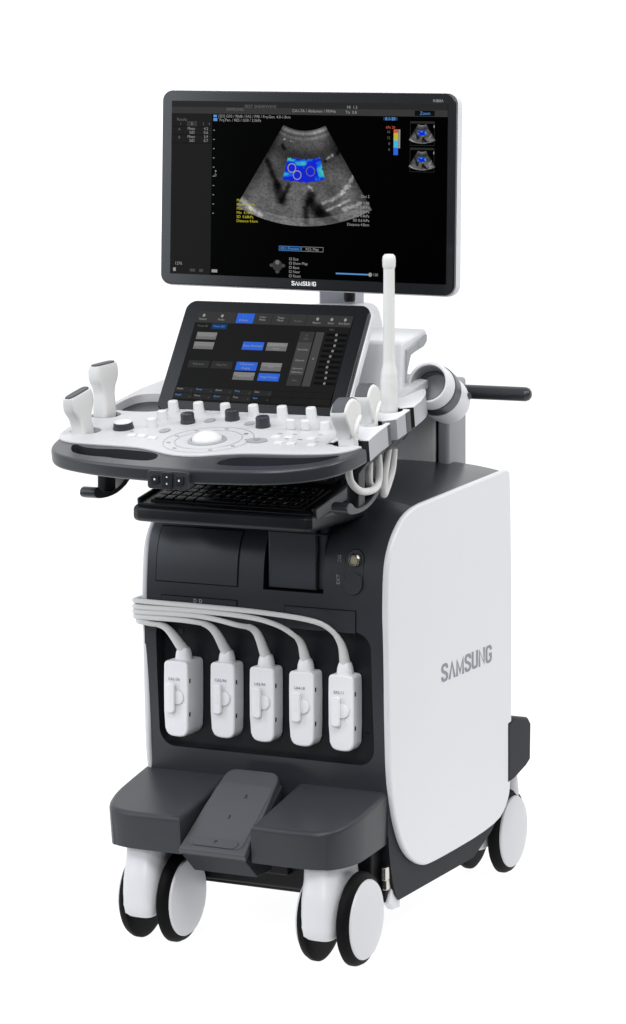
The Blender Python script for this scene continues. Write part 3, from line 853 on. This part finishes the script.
# ---------------------------------------------------------------- monitor
MM = T((-.0065, .19, 1.411)) @ Ry(.75) @ M3((1, 0, 0), (0, 0, 1), (0, -1, 0), (0, 0, 0))   # local x right, y up, z to the viewer
MW, MH = .3207, .1945
bb = B(); bb.add(prism(rrect(-MW, MW, -MH, MH, .021, 8), -.012, 0, 'z', .003, 3, bev_low=False), BEZEL, MM)
mon = bb.build('monitor', root)
bb = B(); bb.add(prism(rrect(-MW - .0015, MW + .0015, -MH - .0025, MH + .0015, .023, 8), -.033, -.0065, 'z', .007, 4), CASTW, MM)
bb.add(prism(rrect(-.2, .2, -.13, .13, .03, 6), -.06, -.03, 'z', .012, 3), WHITE, MM)
bb.build('monitor_shell', mon)
bb = B(); bb.add(logo('SAMSUNG', .0535, .0088), INKW, MM @ T((.0005, -MH + .0125, .0006))); bb.add(fit_text('RS80A', .0215, .0055, .004), INK, MM @ T((.284, MH - .0145, .0006)))
bb.build('bezel_lettering', mon)
# screen
qw, qh = .6025, .3465
QM = MM @ T((-.2985, -.1725, .0008))
bb = B(); rc, tx, poly = layer(bb, QM, qw, qh)
rc(0, 1, 0, 1, E_BLK, 0)
rc(0, 1, 0, .035, E_BAR2, 1); rc(0, 1, .035, .072, E_BAR, 1)
rc(0, .152, .072, 1, E_PAN, 1)
tx('SAMSUNG', .205, .046, .0095, E_DIM, 4); tx('REST SHEARWAVE', .273, .028, .0095, E_DIM, 4)
tx('CA1-7A / Abdomen / FR9Hz', .448, .05, .009, E_TXT, 4); tx('MI  1.3', .645, .026, .009, E_TXT, 4); tx('TIs  0.8', .64, .054, .009, E_TXT, 4)
tx('Results', .02, .108, .009, E_DIM, 4)
rc(.058, .096, .117, .146, E_BAR, 2)
for s_, s in (('1', .035), ('2', .077), ('3', .12), ('4', .142)): tx(s_, s, .132, .008, E_TXT if s_ == '2' else E_DIM, 4, 'CENTER')
for s_, s, t in (('A', .03, .165), ('Mean', .075, .16), ('4.2', .13, .16), ('StD', .078, .182), ('0.6', .13, .182), ('B', .03, .212), ('Mean', .075, .207), ('3.9', .13, .207), ('StD', .078, .229), ('0.7', .13, .229)):
    tx(s_, s, t, .0088, E_TXT if s > .05 else E_DIM, 4, 'CENTER')
for t in (.148, .195, .242): rc(.0, .152, t, t + .003, E_LINE, 2)
rc(.157, .170, .078, .092, E_LBLUE, 2); rc(.157, .172, .097, .114, E_LBLUE, 2)
tx('[2D] G50 / 90dB / FA2 / P90 / Frq.Gen. 4.0-1.8cm', .176, .086, .0088, E_TXT, 4); tx('Frq.Pen. / RES / G50 / 3.5kPa', .180, .108, .0088, E_TXT, 4)
for i in range(10): rc(.157, .163, .165 + i * .053, .169 + i * .053, E_TXT, 2)
poly([(.166, .395), (.172, .402), (.166, .409)], E_TXT, 3); tx('-0', .160, .425, .009, E_TXT, 4)
tx('1276', .018, .94, .0095, E_TXT, 4)
rc(.012, .022, .965, .985, E_TXT, 2); rc(.075, .095, .968, .984, E_MID, 2); rc(.11, .125, .968, .984, E_MID, 2); rc(.16 - .003, .178, .967, .984, E_TXT, 2)
# measurement read-outs
for i, s_ in enumerate(('Meas 1', 'Mean  5.6kPa', 'Max  7.1kPa', 'Min  4.1kPa', 'SD  0.68kPa', 'Distance 4.6cm')): tx(s_, .248, .566 + i * .0235, .0085, E_YEL, 6)
for i, s_ in enumerate(('Dist 2', 'RMI 0.86', 'Mean 5.8kPa', 'Max 6.9kPa', 'Min 4.4kPa', 'SD 0.61kPa', 'Distance 4.8cm')): tx(s_, .73, .525 + i * .0245 + (.012 if i else 0), .0085, E_TXT, 6, 'RIGHT')
# selector boxes, wheel, list
def frame(s0, s1, t0, t1, m, k=2, g=.0011):
    rc(s0, s1, t0, t0 + g * 1.75, m, k); rc(s0, s1, t1 - g * 1.75, t1, m, k); rc(s0, s0 + g, t0, t1, m, k); rc(s1 - g, s1, t0, t1, m, k)
rc(.405, .484, .818, .845, E_DBLUE, 1); frame(.405, .484, .818, .845, E_LBLUE); tx('RS1: Preview', .445, .832, .0085, E_LBLUE, 4, 'CENTER')
frame(.487, .566, .818, .845, E_TXT); tx('RS2: Map', .526, .832, .0085, E_TXT, 4, 'CENTER')
bb.add(cyl(.40 * qw, qh * (1 - .93), .011, .011, .0002, .0006, 24), E_BAR, QM.copy())
bb.add(cyl(.40 * qw, qh * (1 - .912), .0045, .0045, .0006, .001, 18), E_BTN, QM.copy())
for ds, dt in ((-.021, 0), (.021, 0), (0, .035)): bb.add(cyl((.40 + ds) * qw, qh * (1 - .93 - dt), .0045, .0035, .0002, .0006, 16), E_MID, QM.copy())
for i, s_ in enumerate(('Size', 'Show Map', 'Base', 'Near', 'Reset')):
    frame(.443, .452, .883 + i * .024, .897 + i * .024, E_TXT, 2, .0013); tx(s_, .457, .891 + i * .024, .0085, E_TXT, 4)
rc(.612, .735, .958, .966, E_LBLUE, 2); bb.add(cyl(.735 * qw, qh * (1 - .962), .004, .004, .0004, .0008, 16), E_TXT, QM.copy()); tx('128', .745, .962, .008, E_TXT, 4)
# colour scale
rc(.775, .825, .078, .096, E_DBLUE, 2); tx('0.1-20', .80, .087, .0095, E_LBLUE, 4, 'CENTER', .0002)
tx('kPa 20', .785, .135, .008, E_RED, 4)
for i, m in enumerate((E_RED, E_YEL, E_YEL, E_CYAN, E_CYAN, E_BLUE, E_BLUE)): rc(.812, .828, .145 + i * .0205, .145 + (i + 1) * .0205, m, 2)
rc(.829, .835, .145, .25, E_TXT, 2)
for i, s_ in enumerate(('16', '12', '8', '0')): tx(s_, .80, .16 + i * .033, .008, E_DIM, 4, 'RIGHT')
rc(.885, .955, .038, .068, E_LINE, 2); tx('Zoom', .922, .054, .0098, E_LBLUE, 4, 'CENTER')

def h2(i, j, s=0):
    v = math.sin(i * 127.1 + j * 311.7 + s * 74.7) * 43758.5453; return v - math.floor(v)
def vn(x, y, s=0):
    i, j = math.floor(x), math.floor(y); fx, fy = x - i, y - j; fx = fx * fx * (3 - 2 * fx); fy = fy * fy * (3 - 2 * fy)
    a = h2(i, j, s) + (h2(i + 1, j, s) - h2(i, j, s)) * fx; b_ = h2(i, j + 1, s) + (h2(i + 1, j + 1, s) - h2(i, j + 1, s)) * fx
    return a + (b_ - a) * fy
def seg_d(x, y, a, b_):
    dx, dy = b_[0] - a[0], b_[1] - a[1]; t = max(0, min(1, ((x - a[0]) * dx + (y - a[1]) * dy) / (dx * dx + dy * dy)))
    return math.hypot(x - a[0] - t * dx, y - a[1] - t * dy)
def sm(a, b_, x):
    t = max(0, min(1, (x - a) / (b_ - a))); return t * t * (3 - 2 * t)
VES = [((-37, 72), (-26, 98), 2.2), ((-26, 98), (-22, 112), 4.2), ((-22, 112), (-15, 96), 2.0), ((8, 104), (6, 112), 3.4), ((6, 112), (16, 122), 5.2), ((16, 122), (34, 134), 4.6), ((2, 118), (3, 132), 2.4),
       ((-22, 56), (-20, 60), 1.4), ((33, 64), (36, 59), 1.6), ((21, 72), (22, 70), .8)]
BRI = [((20, 113), (30, 109), 1.0), ((30, 109), (38, 103), 1.2), ((38, 103), (44, 95), 1.2), ((44, 95), (50, 84), 1.0), ((24, 120), (36, 114), .8), ((36, 114), (46, 109), .8), ((-63, 111), (-54, 120), 1.6), ((-54, 120), (-42, 127), 1.3), ((22, 70), (28, 66), .6), ((6, 97), (9, 101), 1.0), ((-20, 50), (-10, 53), .5), ((40, 119), (56, 113), 1.2)]
def scan(x, y, r, a, seed=0):
    """brightness of the B-mode picture; x,y in picture units from the apex"""
    sp = .62 + .16 * (h2(int(r * 1.7), int(a * 150), seed) - .5) + .42 * (vn(r * .8, a * 55, seed) - .5)
    big = .6 + .8 * vn(x * .07 + 5, y * .07, seed)
    v = .108 * sp * big
    if r < 55: v *= 1 + 1.9 * (1 - sm(42, 56, r)) * (1 + .8 * math.sin(r * 1.15)) 
    v *= 1 - .45 * sm(55, 66, r) * (1 - sm(66, 80, r))
    v *= 1 + .55 * sm(84, 118, r)
    v *= 1 - .6 * sm(.40, .53, abs(a))
    for p, q, w in VES: v *= .12 + .88 * sm(w * .3, w * 2.2, seg_d(x, y, p, q) + 1.6 * (vn(x * .5, y * .5, 3) - .5))
    for p, q, w in BRI: v += .20 * (1 - sm(w * .2, w * 2.4, seg_d(x, y, p, q) + 2.2 * (vn(x * .45, y * .45, 4) - .5))) * (.4 + .9 * sp)
    if r > 129: v += .09 * sp
    return max(0, v)
def fan(cs, ct, k, seed, dr, da):
    lay = bb.bm.verts.layers.float_color.get('scan') or bb.bm.verts.layers.float_color.new('scan')
    idx = bb.idx(E_SCAN); A0, A1, R0, R1 = -R(29.8), R(29.8), 42, 136.5
    nr = int((R1 - R0) / dr); na = int((A1 - A0) / da); prev = None
    for i in range(nr + 1):
        r = R0 + (R1 - R0) * i / nr; row = []
        for j in range(na + 1):
            a_ = A0 + (A1 - A0) * j / na; x, y = r * math.sin(a_), r * math.cos(a_)
            vx = bb.bm.verts.new(QM @ Vector(((cs + x * k / 276) * qw, qh * (1 - ct - y * k / 175), .0005)))
            v = scan(x, y, r, a_, seed)
            roi = 70.5 < r + 2 * (vn(a_ * 30, 1) - .5) < 93 and abs(a_) < R(13.2)
            if roi:
                c = vn(x * .33, y * .33, 9); e = vn(x * .16 + 3, y * .2, 11) + .24 * (1 - sm(71, 78, r)) + (.20 if a_ > R(9.5) else 0)
                col = (.006, .018, .60) if e < .68 else (.01, .12, .68) if e < .84 else (.03, .36, .58) if e < 1.02 else (.05, .5, .38)
                if c > .82: col = (.012, .06, .75)
            else: col = (v, v, v * 1.02)
            vx[lay] = (*col, 1); row.append(vx)
        if prev:
            for j in range(na):
                f = bb.bm.faces.new((prev[j], prev[j + 1], row[j + 1], row[j])); f.material_index = idx
        prev = row
fan(.4925, -.078, 1.0, 0, .62, .0052)
fan(.912, .074, .19, 21, 2.6, .024)
fan(.912, .222, .19, 33, 2.6, .024)
for cx_, cy_, r_, m in ((-12, 79, 4.0, E_TXT), (-6.5, 86, 4.0, E_TXT), (6.8, 82, 4.3, E_DIM)):
    s_, t_ = .4925 + cx_ / 276, -.078 + cy_ / 175
    bb.add(ring(s_ * qw, qh * (1 - t_), (r_ - .45) * .00212, (r_ + .45) * .00212, .0012), m, QM.copy())
for t0 in (.098, .245): 
    frame(.87, .955, t0, t0 + .135, E_BTND, 2); rc(.87, .955, t0, t0 + .012, E_BAR2, 3)
    rc(.952, .955, t0 + .02, t0 + .035, E_TXT, 3)
bb.build('monitor_screen', mon, smooth=False)

# ================================================================== probes standing in the holders
Xv, Yv, Zv = Vector((1, 0, 0)), Vector((0, 1, 0)), Vector((0, 0, 1))
def flat_probe(label, loc, rot, kind):
    r_ = empty('ultrasound_probe', loc); r_.rotation_euler = rot
    tag(r_, label, 'probe', 'ultrasound probes in the console holders')
    if kind == 'linear':
        S_ = [(-.012, .0135, .018), (.0, .0165, .0215), (.02, .0160, .0205), (.04, .0150, .0195), (.054, .0148, .023), (.066, .0148, .032), (.075, .0148, .0362), (.088, .0142, .037), (.0965, .0125, .0362), (.0985, .0115, .0355)]
        L_ = [(.0975, .0085, .0335), (.1005, .0085, .0335), (.1015, .0075, .0325)]; e = 5.0
    else:
        S_ = [(-.012, .0135, .015), (.0, .0165, .018), (.02, .0165, .0175), (.035, .0160, .0180), (.050, .0150, .022), (.060, .0140, .028), (.064, .010, .024)]; e = 3.0
    B().add(loft([((0, 0, z), a_, b_, Xv, Yv) for z, a_, b_ in S_], 40, e), PROBEW).build('probe_body', r_, angle=60)
    if kind == 'linear':
        B().add(loft([((0, 0, z), a_, b_, Xv, Yv) for z, a_, b_ in L_], 40, 4), LENS).build('acoustic_lens', r_, angle=60)
    else:
        RA = .046; ZC = .054
        head = [(RA * math.cos(R(t)), ZC + RA * math.sin(R(t))) for t in range(38, 143, 6)]
        head += [(-.0385, .078), (-.0375, .070), (-.033, .060), (-.026, .050), (-.0195, .040), (-.018, .030), (.018, .030), (.0195, .040), (.026, .050), (.033, .060), (.0375, .070), (.0385, .078)]
        B().add(prism(head, -.0165, .0165, 'x', .0065, 5), PROBEW).build('probe_head', r_, angle=60)
        band = [((RA + .0016) * math.cos(R(t)), ZC + (RA + .0016) * math.sin(R(t))) for t in range(36, 145, 6)]
        band += [((RA - .006) * math.cos(R(t)), ZC + (RA - .006) * math.sin(R(t))) for t in range(144, 35, -6)]
        B().add(prism(band, -.0125, .0125, 'x', .0012, 2), LENS).build('acoustic_lens', r_, angle=60)
        B().add(tube([(.013, -.006, .018), (.0165, -.006, .034), (.0178, .0, .048), (.0172, .014, .058), (.014, .028, .062)], .0048, 14, 6), PROBEW).build('grip_ridge', r_, angle=60)
    return r_
flat_probe('white linear probe in the front-left console holder, nearest the dial', (-.286, -.187, .940), (R(14), 0, R(-4)), 'linear')
flat_probe('white linear probe in the rear-left console holder, standing tallest of the left pair', (-.306, -.074, .982), (R(4), 0, R(-4)), 'linear')
p1 = flat_probe('wide curved probe with dark grey lens in the front right holder', (.263, -.176, .947), (R(5), R(-3), R(2)), 'curved')
p2 = flat_probe('smaller curved probe with a dark lens, just in front of the long wand probe', (.2460, -.052, .962), (R(4), R(-2), R(2)), 'curved')
for c in p2.children:
    for v in c.data.vertices: v.co.y *= .82
def pcable(root_, pts, r_=.0068):
    M = root_.matrix_basis.inverted()
    o = B().add(tube([M @ Vector(p) for p in pts], r_, 14, 10), CABLE).build('probe_cable', root_); return o
pcable(p1, [(.263, -.176, .940), (.262, -.176, .918), (.262, -.165, .893), (.264, -.13, .873), (.262, -.075, .868), (.258, -.04, .876), (.257, -.032, .90), (.256, -.035, .93)])
pcable(p2, [(.246, -.052, .952), (.247, -.054, .915), (.249, -.058, .880), (.245, -.03, .868), (.24, .0, .866)])
r3 = empty('wand_probe', (.2420, .044, .985))
tag(r3, 'long slim white wand probe rising upright from the right holder past the monitor', 'probe', 'ultrasound probes in the console holders')
B().add(lathe([(0, -.02), (.0145, -.02), (.0165, 0), (.0170, .03), (.0165, .066), (.0160, .079), (.0152, .0805), (.0158, .082), (.0150, .092), (.0122, .104), (.0114, .116), (.0110, .15), (.0107, .285), (.0110, .289), (0, .289)], 36), PROBEW).build('wand_shaft', r3, angle=50)
B().add(lathe([(0, .284), (.0110, .286), (.0126, .291), (.0129, .302), (.0120, .309), (.0085, .3130), (0, .314)], 36), PROBEW).build('wand_tip', r3, angle=50)
pcable(r3, [(.2420, .044, .97), (.2430, .036, .925), (.243, .022, .885), (.243, .018, .853), (.241, .03, .853), (.243, .055, .89), (.244, .062, .93)], .0072)

# ================================================================== probe plugs in the front pocket
CONS = [(-.1615, -.055, .3705, .5085, 'leftmost white probe plug in the front pocket, standing proud of the other four'),
        (-.0742, -.030, .3710, .5080, 'second white probe plug from the left in the front pocket'),
        (.0100, -.030, .3710, .5065, 'middle one of the five white probe plugs in the front pocket'),
        (.0935, -.030, .3705, .5050, 'fourth white probe plug from the left, beside the rightmost one'),
        (.1760, -.030, .3690, .5050, 'rightmost white probe plug in the front pocket, nearest the white side panel')]
CAB = [[(-.1615, .5465), (-.1735, .556), (-.1876, .5725), (-.2183, .5835), (-.2420, .5856)],
       [(-.0742, .5465), (-.0780, .556), (-.0920, .5790), (-.1353, .5945), (-.2420, .5946)],
       [(.0100, .5450), (.0060, .556), (-.004, .5760), (-.0320, .5945), (-.1137, .6052), (-.2420, .6040)],
       [(.0935, .5435), (.0880, .5570), (.078, .5810), (.0513, .6012), (-.0064, .6112), (-.1137, .6147), (-.2420, .6135)],
       [(.1760, .5435), (.1720, .5620), (.1557, .5965), (.1199, .6148), (.0148, .6222), (-.1137, .6243), (-.2420, .6250)]]
TXT = ('CA1-7A', 'CA2-9A', 'LA2-9A', 'LA4-18', 'EA2-11')
def plug(i, x, yf, z0, z1, label):
    r_ = empty('probe_plug', (x, .012, z0)); tag(r_, label, 'probe plug', 'probe plugs in the front pocket')
    z1 += .0075; d = yf - .012; hgt = z1 - z0; hw = .0265
    out = [(-hw, hgt - .009), (-hw + .003, hgt - .002), (-hw + .009, hgt), (hw - .008, hgt), (hw - .002, hgt - .003), (hw, hgt - .010), (hw, .020), (hw - .004, .006), (hw - .014, .0), (-hw + .017, .0), (-hw + .006, .005), (-hw + .001, .02)]
    bb = B()
    bm = prism(chaikin(out, 1), d, -.001, 'y', .0038, 4)
    for v in bm.verts:
        if v.co.z < .03 and v.co.y < d + .012: v.co.y += .004 * (1 - v.co.z / .03)
    bb.add(bm, PLUGW)
    bb.build('plug_housing', r_, angle=40)
    bb = B()
    bb.add(loft([((0, d * .5, hgt - .002), .0165, .0135, Xv, Yv), ((0, d * .5, hgt + .010), .0150, .0125, Xv, Yv), ((0, d * .5, hgt + .018), .0125, .011, Xv, Yv), ((0, d * .5, hgt + .021), .0105, .010, Xv, Yv)], 28, 2.6), PLUGW)
    bb.build('plug_neck', r_, angle=50)
    # latch lever on a round boss
    bb = B()
    bb.add(lathe([(0, 0), (.0135, 0), (.0135, .001), (.0120, .0022), (0, .0022)], 32, FRONT(.004, d + .0002, .0765)), PLUGW)
    bb.add(prism(rrect(-.0165, .0015, .047, .104, .006, 5), d - .0085, d - .0005, 'y', .003, 3), PLUGW)
    bb.add(prism(rrect(-.0135, -.0045, .068, .083, .003, 4), d - .0090, d - .008, 'y', .0004, 1), PLUGW)
    bb.build('latch_lever', r_, angle=40)
    bb = B(); bb.add(text(TXT[i], .0075, .0001), INK, FRONT(-.003, d - .0004, .1105)); bb.build('plug_lettering', r_)
    bb = B()
    for z in (.0405, .1045): bb.add(rbox(hw - .001, hw + .0006, d + .006, d + .0105, z, z + .008, 0), BLACK)
    bb.build('plug_clip', r_)
    pts = [p for k, p in enumerate(CAB[i]) if k != 1 or i > 2]; P3 = []
    for k, (px, pz) in enumerate(pts):
        t = k / (len(pts) - 1); yy = d * .5 + .012 - .012 * 0
        y_ = yy + (-.053 - yy) * sm(.0, .55, t)
        P3.append(Vector((px - x, y_ - .012, pz - z0 + .0075 * (1 - sm(.1, .5, t)))))
    off = i * .0006
    for wx, wy, wz in ((-.2535, -.034 - off, pts[-1][1]), (-.2585 - off, -.012, pts[-1][1] - .001), (-.2595 - off, .06, pts[-1][1] - .004), (-.2595, .16, pts[-1][1] - .02)):
        P3.append(Vector((wx - x, wy - .012, wz - z0)))
    # strain relief following the first stretch of the cable
    sp = spline([Vector((0, d * .5, hgt + .016))] + P3[1:], 10)
    nr_ = 16
    bb = B(); bb.add(tube(sp[:nr_], .0108, 18, 1, .0056), CABLE); bb.build('strain_relief', r_, angle=60)
    bb = B(); bb.add(tube(sp[nr_ - 3:], .0050, 12, 1), CABLE); bb.build('plug_cable', r_, angle=60)
for i, c in enumerate(CONS): plug(i, *c)
